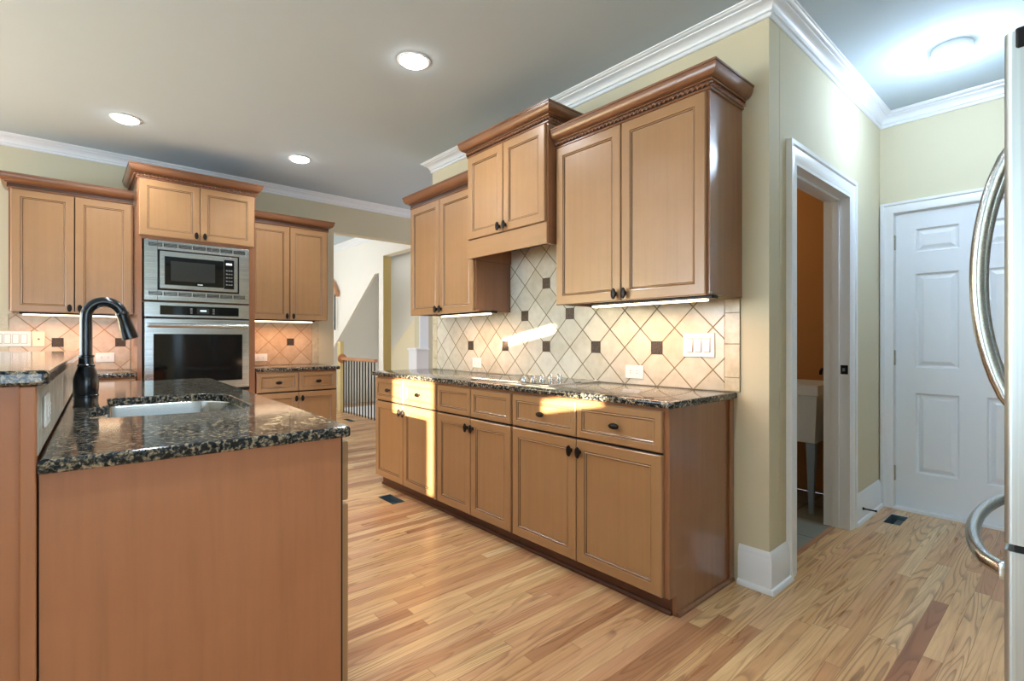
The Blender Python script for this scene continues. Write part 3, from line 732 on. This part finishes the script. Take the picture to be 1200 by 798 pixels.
mb = MB(); mb.tube([(-0.352, -0.072, 0.545), (0.352, -0.072, 0.545)], 0.0165, 'steel', 16)
for sx in (-0.33, 0.33): mb.box(sx-0.012, sx+0.012, -0.066, -0.0302, 0.533, 0.557, 'steel', 0.002)
mb.build('handle', od, smooth=True)
mb = MB(); mb.box(-w2, w2, -0.012, -0.0005, 0.0, 0.018, 'black'); mb.build('bottom_vent', ov)

# backsplashes of the far wall
for nm, x0, x1, lx, ins, lab in (('backsplash', -0.52, 0.383, 0.317, (0.317-0.399, 0.317), 'warm cream tile backsplash left of the wall oven'), ('backsplash', 1.231, 2.008, 1.713, (1.713,), 'warm cream tile backsplash right of the wall oven')):
    mb = MB(); mb.box((x0 if x0 > 0 else -0.36)-lx, (1.930 if x0 > 0 else x1)-lx, -0.010, -0.001, ZB-1.15, 1.378-1.15 if x0 < 0 else 1.369-1.15, 'tile_y')
    b = tag(mb.build(nm, None, (lx, YF, 1.15)), lab, 'backsplash')
    insets(b, [(a-lx, 0) for a in ins], 1)
    c0, c1 = (1.933, 2.008) if x0 > 0 else (-0.52, -0.363)
    for a, e in ((ZB, 1.01), (1.01, 1.19), (1.19, 1.369)):
        mb = MB(); mb.box(c0-lx, c1-lx, -0.0105, -0.001, a-1.15+0.001, e-1.15-0.001, 'border', 0.001); mb.build('border_tile', b)
PY = YF-0.0115
plate('light_switch', 'white rocker switch plate at the left edge, on tile left of the oven', 'switch', (-0.345, PY, 1.178), 0, 0.215, 0.118, 'rocker', n=4)
plate('cable_plate', 'ivory cable plate between the far switches and the dark tile inset', 'plate', (-0.193, PY, 1.176), 0, 0.074, 0.120, 'jack', 'ivory')
plate('wall_outlet', 'white sideways outlet on tile behind the faucet', 'outlet', (0.215, PY, 1.022), 0, 0.125, 0.078, 'outlet')
plate('wall_outlet', 'white sideways outlet on tile just right of the wall oven', 'outlet', (1.425, PY, 0.995), 0, 0.125, 0.074, 'outlet')
uc_light('lit warm light bar under the wall cabinet left of the oven tower', (-0.29, 5.19, 1.363), 0, 0.62)
uc_light('lit warm light bar under the wall cabinet right of the oven tower', (1.25, 5.19, 1.354), 0, 0.62)
uc_glow(0.02, 5.25, 0.6, 0.06, 1.9); uc_glow(1.6, 5.25, 0.6, 0.06, 1.9)

# ================================================================ island
IR = -R(1.95)
ILOC = (0.616, 1.409, 0)
isl = thing('island_cabinet', 'maple sink island with a plain end panel facing the camera', 'island', ILOC, IR)
mb = MB(); mb.box(-0.668, -0.027, 0.036, 2.40, 0.09, 0.66, 'island')
for q in ((-0.668, -0.650, 0.036, 2.40), (-0.045, -0.027, 0.036, 2.40), (-0.6495, -0.0455, 0.036, 0.054), (-0.6495, -0.0455, 2.382, 2.40)): mb.box(*q, 0.6601, 0.8835, 'island')
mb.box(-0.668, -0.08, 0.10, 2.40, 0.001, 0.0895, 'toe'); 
mb.build('body', isl)
mb = MB(); mb.box(-0.668, -0.027, 0.018, 0.0355, 0.001, 0.8835, 'island'); mb.box(-0.0265, -0.0225, 0.018, 0.0355, 0.001, 0.8835, 'gap'); mb.build('end_panel', isl)  # black strip stands in for shade between end panel and doors
for i in range(4):     # drawers and doors on the working side
    a = 0.026+i*0.59; b = a+0.58
    for nm, z0, z1 in (('drawer', 0.697, 0.868), ('door', 0.092, 0.684)):
        o = front(nm, isl, a, b, z0, z1, 0.034 if nm == 'drawer' else 0.05)
        o.location = (-0.0215, 0, 0); o.rotation_euler.z = PI/2
        knob(o, (a+b)/2 if nm == 'drawer' else b-0.04, (z0+z1)/2 if nm == 'drawer' else z1-0.06, -0.020 if nm == 'door' else -0.0135, nm == 'drawer')
hole = rounded([(-0.60, 0.66), (-0.20, 0.60), (-0.11, 0.70), (-0.11, 1.20), (-0.20, 1.335), (-0.545, 1.335), (-0.545, 1.04), (-0.60, 0.98)], [0.05, 0.06, 0.05, 0.05, 0.05, 0.03, 0.02, 0.02], 4)
mb = MB(); slab(mb, rounded([(-0.669, 0.0), (0.0, 0.0), (0.0, 2.45), (-0.669, 2.45)], [0, 0.02, 0.02, 0]), 0.8845, CT, 0.007, 'granite', hole)
tag(mb.build('countertop', None, ILOC, IR), 'granite island countertop cut out around the undermount sink', 'countertop')
# sink
sk = thing('sink', 'stainless undermount sink set in the island granite', 'sink', (ILOC[0], ILOC[1], 0.70), IR)
Hc = Vector((-0.34, 0.97)); hp = [Vector(p) for p in hole]
def sc(d): 
    out = []; n = len(hp)
    for i in range(n):
        v = hp[i]-Hc; out.append(Hc+v*(1-d/max(0.05, v.length)))
    return out
mb = MB(); rings = []
for d, z in ((-0.025, 0.183), (-0.004, 0.183), (0.0, 0.178), (0.004, 0.06), (0.018, 0.018), (0.05, 0.004), (0.10, 0.0)): rings.append([(q.x, q.y, z) for q in sc(d)])
mb.rings(rings, 'sink_steel', False, True); s_ = mb.build('bowl', sk, smooth=True)
so = s_.modifiers.new('thickness', 'SOLIDIFY'); so.thickness = 0.0015; so.offset = -1
mb = MB(); mb.lathe([(0.045, 0.0015), (0.045, 0.004), (0.036, 0.005), (0.030, 0.003), (0.001, 0.003)], 'chrome', (-0.33, 0.98, 0), 'z', 20); mb.build('drain', sk, smooth=True)
# faucet
fa = thing('faucet', 'black gooseneck pull-down faucet standing behind the island sink', 'faucet', (0.038+0.004, 2.49, CT+0.0005), IR)
mb = MB(); mb.lathe([(0.001, 0), (0.039, 0), (0.0385, 0.004), (0.036, 0.010), (0.036, 0.036), (0.0385, 0.038), (0.0385, 0.043), (0.036, 0.045), (0.0385, 0.075), (0.038, 0.105), (0.032, 0.130), (0.026, 0.145), (0.0255, 0.150), (0.027, 0.152), (0.027, 0.156), (0.023, 0.160), (0.0215, 0.184), (0.025, 0.186), (0.025, 0.192), (0.020, 0.194), (0.001, 0.194)], 'bronze', (0, 0, 0), 'z', 28); mb.build('body', fa, smooth=True)
mb = MB(); pts = [(0, 0, 0.190), (0, 0, 0.26), (0, 0, 0.325)]; rr = 0.055
for k in range(1, 15):
    a = PI-k*(PI*0.90)/14; pts.append((rr+rr*math.cos(a), 0, 0.338+rr*1.08*math.sin(a)))
mb.tube(pts, [0.019]*3+[0.0185]*14, 'bronze', 16); mb.build('spout', fa, smooth=True)
mb = MB(); q = Vector(pts[-1]); dr_ = (Vector(pts[-1])-Vector(pts[-2])).normalized(); dr_ = Vector((0.27, 0, -1)).normalized()
mb.tube([q-dr_*0.004, q, q+dr_*0.008, q+dr_*0.010, q+dr_*0.03, q+dr_*0.095, q+dr_*0.104, q+dr_*0.106], [0.0195, 0.0225, 0.0225, 0.0205, 0.021, 0.0275, 0.027, 0.020], 'bronze', 16); mb.build('spray_head', fa, smooth=True)
mb = MB(); mb.tube([(0, 0.024, 0.172), (0.0, 0.05, 0.178), (0.01, 0.10, 0.196)], [0.011, 0.008, 0.006], 'bronze', 10); mb.build('lever', fa, smooth=True)
# raised bar
br = thing('raised_bar', 'raised breakfast bar wall of maple panels at the left edge', 'bar', ILOC, IR)
mb = MB(); mb.box(-0.86, -0.6975, 0.036, 2.45, 0.001, 1.070, 'panel'); mb.box(-0.697, -0.681, 0.036, 2.45, 0.001, 1.070, 'island'); mb.build('bar_wall', br)
mb = MB(); mb.box(-0.697, -0.6715, 0.005, 0.0355, 0.001, 1.070, 'island', 0.003); mb.build('corner_post', br)
mb = MB(); mb.box(-0.86, -0.6975, 0.014, 0.0355, 0.001, 1.070, 'island'); mb.build('end_panel', br)
mb = MB(); slab(mb, rounded([(-1.06, 0.0), (-0.650, 0.0), (-0.650, 2.47), (-1.06, 2.47)], [0.02, 0.02, 0.02, 0.02]), 1.0715, 1.103, 0.007, 'granite')
tag(mb.build('bar_countertop', None, ILOC, IR), 'narrow granite bar top raised above the island counter at the left edge', 'countertop')
bt = thing('bar_backsplash', 'low strip of grey-cream tile between island counter and raised bar top', 'backsplash', (ILOC[0], ILOC[1], CT+0.001), IR)
mb = MB(); mb.box(-0.6805, -0.677, 0.036, 2.45, 0.0, 0.153, 'grout'); mb.build('grout_bed', bt)
for k in range(16):
    mb = MB(); y0 = 0.036+k*0.1508; mb.box(-0.6768, -0.671, y0+0.0015, y0+0.1493, 0.001, 0.152, 'bar_tile', 0.0015); mb.build('tile', bt)
plate('wall_outlet', 'white outlet on the low tile strip below the raised bar top', 'outlet', (ILOC[0]-0.6705*math.cos(IR)-0.21*math.sin(IR), ILOC[1]-0.6705*math.sin(IR)+0.21*math.cos(IR), 1.0), IR+PI/2, 0.118, 0.074, 'outlet')

# ================================================================ refrigerator
fr = thing('refrigerator', 'stainless french-door refrigerator cut off by the right edge', 'refrigerator', (1.33, 0.0, 0))
FW = 0.91
mb = MB(); mb.box(0.004, FW-0.004, -0.68, 0.024, 0.03, 1.735, 'steel_fridge'); mb.build('body', fr)
def fdoor(nm, x0, x1, z0, z1):
    mb = MB(); r = 0.012; y0, y1 = 0.032, 0.104
    pl = [(x0, y0), (x1, y0)]
    for k in range(7): a = k*PI/12; pl.append((x1-r+r*math.cos(a), y1-r+r*math.sin(a)))
    for k in range(7): a = PI/2+k*PI/12; pl.append((x0+r+r*math.cos(a), y1-r+r*math.sin(a)))
    mb.prism(pl, 2, z0, z1, 'steel_fridge'); return mb.build(nm, fr, smooth=True)
d1 = fdoor('door', 0.0, FW/2-0.002, 0.782, 1.745); d2 = fdoor('door', FW/2+0.002, FW, 0.782, 1.745)
dd = fdoor('freezer_drawer', 0.0, FW, 0.09, 0.768)
mb = MB(); mb.box(0.002, FW-0.002, 0.0245, 0.09, 0.7685, 0.7815, 'gap'); mb.build('gasket', fr)
mb = MB(); mb.box(0.02, FW-0.02, -0.6, 0.02, 0.001, 0.0295, 'black'); mb.build('base_grille', fr)
for dx, par in ((FW/2-0.045, d1), (FW/2+0.045, d2)):
    mb = MB(); pts = []; 
    for k in range(17):
        t = k/16; pts.append((dx, 0.104+0.004+0.078*(1-(2*t-1)**2)**0.75, 0.985+0.675*t))
    mb.tube(pts, 0.0145, 'steel', 14); mb.build('handle', par, smooth=True)
mb = MB(); pts = []
for k in range(21):
    t = k/20; pts.append((0.085+0.74*t, 0.104+0.004+0.082*(1-(2*t-1)**2)**0.6, 0.702))
mb.tube(pts, 0.0145, 'steel', 14)
for q in (0.085, 0.825): mb.box(q-0.016, q+0.016, 0.1035, 0.118, 0.684, 0.720, 'steel', 0.004)
mb.build('handle', dd, smooth=True)
for q in (-0.0015, FW-0.0785):
    mb = MB(); mb.box(q, q+0.08, 0.030, 0.0905, 1.708, 1.751, 'black', 0.006); mb.box(q+0.006, q+0.074, -0.05, 0.0295, 1.7355, 1.751, 'black', 0.004); mb.build('hinge_cover', fr)

# ================================================================ ceiling lights
def downlight(x, y, label):
    t = thing('recessed_downlight', label, 'light', (x, y, CZ), 0, 'recessed ceiling lights')
    mb = MB(); mb.lathe([(0.078, 0.0005), (0.092, 0.0005), (0.094, 0.002), (0.093, 0.005), (0.080, 0.008), (0.078, 0.007)], 'white', (0, 0, 0), '-z', 32); mb.build('trim_ring', t, smooth=True)
    mb = MB(); mb.lathe([(0.001, 0.006), (0.077, 0.006), (0.077, 0.0085), (0.060, 0.020), (0.001, 0.026)], 'lamp_cool', (0, 0, 0), '-z', 24); mb.build('lens', t, smooth=True)
    lamp('downlight_beam', 'SPOT', (x, y, CZ-0.035), 48, (0.86, 0.94, 1.0), 0.06, direction=(0, 0, -1), angle=R(150), blend=0.8)
downlight(1.453, 2.50, 'lit recessed ceiling light nearest the camera')
downlight(0.29, 4.50, 'lit recessed ceiling light above the left wall cabinet, leftmost of the three')
downlight(1.491, 4.50, 'lit recessed ceiling light in front of the oven tower, lowest in the photo')
lamp('downlight_beam', 'SPOT', (0.29, 2.5, CZ-0.035), 48, (0.86, 0.94, 1.0), 0.06, direction=(0, 0, -1), angle=R(150), blend=0.8)
lamp('downlight_beam', 'SPOT', (0.42, 0.92, CZ-0.035), 48, (0.86, 0.94, 1.0), 0.06, direction=(0, 0, -1), angle=R(150), blend=0.8)
fm = thing('flush_ceiling_light', 'lit white drum flush ceiling light in the side hall', 'light', (3.56, 0.478, CZ))
mb = MB(); mb.lathe([(0.001, 0.0005), (0.086, 0.0005), (0.088, 0.004), (0.088, 0.034), (0.083, 0.038), (0.001, 0.038)], 'white', (0, 0, 0), '-z', 36); mb.build('pan', fm, smooth=True)
mb = MB(); mb.lathe([(0.001, 0.0385), (0.090, 0.0385), (0.097, 0.046), (0.097, 0.062), (0.088, 0.080), (0.058, 0.094), (0.001, 0.099)], 'lamp_dome', (0, 0, 0), '-z', 36); mb.build('glass_shade', fm, smooth=True)
lamp('flush_light_glow', 'POINT', (3.56, 0.478, CZ-0.24), 15, (0.60, 0.77, 1.0), 0.10)
lamp('flush_light_beam', 'SPOT', (3.56, 0.478, CZ-0.14), 15, (0.52, 0.76, 1.0), 0.10, direction=(0, 0, -1), angle=R(115), blend=0.9)

# ================================================================ small fittings, bath, stair rail
def register(x0, x1, y0, y1, label, filler='duct'):
    t = thing('floor_register', label, 'vent', ((x0+x1)/2, (y0+y1)/2, 0))
    a, b = (x1-x0)/2, (y1-y0)/2
    mb = MB(); dpt = 0.10
    v = [(-a, -b, -0.0005), (a, -b, -0.0005), (a, b, -0.0005), (-a, b, -0.0005), (-a, -b, -dpt), (a, -b, -dpt), (a, b, -dpt), (-a, b, -dpt)]
    mb.add(v, [(0, 1, 5, 4), (1, 2, 6, 5), (2, 3, 7, 6), (3, 0, 4, 7), (4, 5, 6, 7)], 'duct'); mb.build('duct_box', t)
    mb = MB(); mb.box(-a, a, -b, b, -0.030, -0.026, 'gap') if filler == 'gap' else [mb.box(-a+0.004, a-0.004, -b+0.012+(2*b-0.024)*q/6, -b+0.012+(2*b-0.024)*q/6+0.012, -0.05-0.004*(q % 2), -0.03, 'duct') for q in range(4)]
    mb.build('damper', t)
register(*VENTS[0], 'open floor vent by the far base cabinet of the cooktop run')
register(*VENTS[1], 'open floor vent beside the white six-panel door')
register(*VENTS[2], 'small brown floor vent beyond the stair opening', 'gap')
ds = thing('door_stop', 'black spring door stop on the white baseboard near the six-panel door', 'door stop', (3.83, YB-0.0175, 0.085))
mb = MB(); mb.tube([(0, 0, 0), (0, -0.012, 0), (0, -0.062, 0), (0, -0.075, 0)], [0.010, 0.005, 0.005, 0.008], 'black', 10); mb.build('rod', ds, smooth=True)
sp_ = thing('strike_plate', 'black strike plate on the bath door jamb', 'strike plate', (BD1-0.0175, YB+0.020, 0.985))
mb = MB(); mb.box(-0.002, 0, -0.022, 0.018, -0.028, 0.028, 'black', 0.001); mb.build('plate', sp_)
mb = MB(); mb.box(-0.0026, -0.0021, -0.006, 0.008, -0.010, 0.010, 'slot'); mb.build('latch_hole', sp_)
us = thing('utility_sink', 'white plastic utility sink on grey legs seen through the bath doorway', 'sink', (3.69, 1.165, 0))
mb = MB()
def rect(x0, x1, y0, y1, z): return [(x0, y0, z), (x1, y0, z), (x1, y1, z), (x0, y1, z)]
mb.rings([rect(0.05, 0.50, 0.035, 0.56, 0.475), rect(0.02, 0.53, 0.012, 0.585, 0.79), rect(0.0, 0.55, 0.0, 0.60, 0.80), rect(0.0, 0.55, 0.0, 0.60, 0.865), rect(0.03, 0.52, 0.03, 0.57, 0.865), rect(0.07, 0.48, 0.06, 0.53, 0.50)], 'basin'); mb.build('basin', us)
for x, y in ((0.05, 0.055), (0.47, 0.055), (0.05, 0.52), (0.47, 0.52)):
    mb = MB(); mb.rings([rect(x-0.008, x+0.012, y-0.012, y+0.014, 0.001), rect(x-0.016, x+0.03, y-0.028, y+0.028, 0.474)], 'legmetal'); mb.build('leg', us)
mb = MB(); mb.tube([(0.28, 0.30, 0.474), (0.28, 0.30, 0.36), (0.28, 0.34, 0.30), (0.28, 0.50, 0.30)], 0.02, 'basin', 10); mb.build('drain_pipe', us, smooth=True)
uf = thing('utility_faucet', 'small dark faucet hooked over the utility sink', 'faucet', (4.20, 1.28, 0.8655))
mb = MB(); mb.tube([(0, 0, 0), (0, 0, 0.06), (-0.02, 0, 0.085), (-0.06, 0, 0.09), (-0.085, 0, 0.075), (-0.088, 0, 0.05)], 0.011, 'black', 10); mb.build('spout', uf, smooth=True)
lamp('bath_lamp', 'POINT', (3.4, 2.2, 2.2), 6, (1.0, 0.66, 0.36), 0.12)
rl = thing('stair_railing', 'oak handrail on thin dark balusters guarding the stairwell', 'railing', (SX-0.035, 6.79, 0))
mb = MB(); mb.box(-0.03, 0.03, 0.0, 1.225, 0.845, 0.895, 'handrail', 0.012); mb.build('handrail', rl)
mb = MB(); mb.lathe([(0.001, 0), (0.075, 0), (0.075, 0.02), (0.05, 0.028), (0.001, 0.028)], 'handrail', (0, 1.226, 0.87), '-y', 24); mb.build('rosette', rl, smooth=True)
for k in range(12):
    mb = MB(); y = 0.05+k*0.1; mb.box(-0.008, 0.008, y-0.008, y+0.008, 0.001, 0.846, 'iron'); mb.build('baluster', rl)
ur = thing('upper_handrail', 'dark iron baluster under a sloping oak rail at the far end of the stair wall', 'railing', (SX-0.05, 8.26, 1.34))
mb = MB(); mb.prism([(-0.10, 0.55), (0.12, 0.78), (0.12, 0.86), (-0.10, 0.63)], 0, -0.03, 0.03, 'handrail'); mb.build('handrail', ur)
mb = MB(); mb.box(-0.01, 0.01, 0.0, 0.02, 0.0, 0.6535, 'iron'); mb.build('baluster', ur)
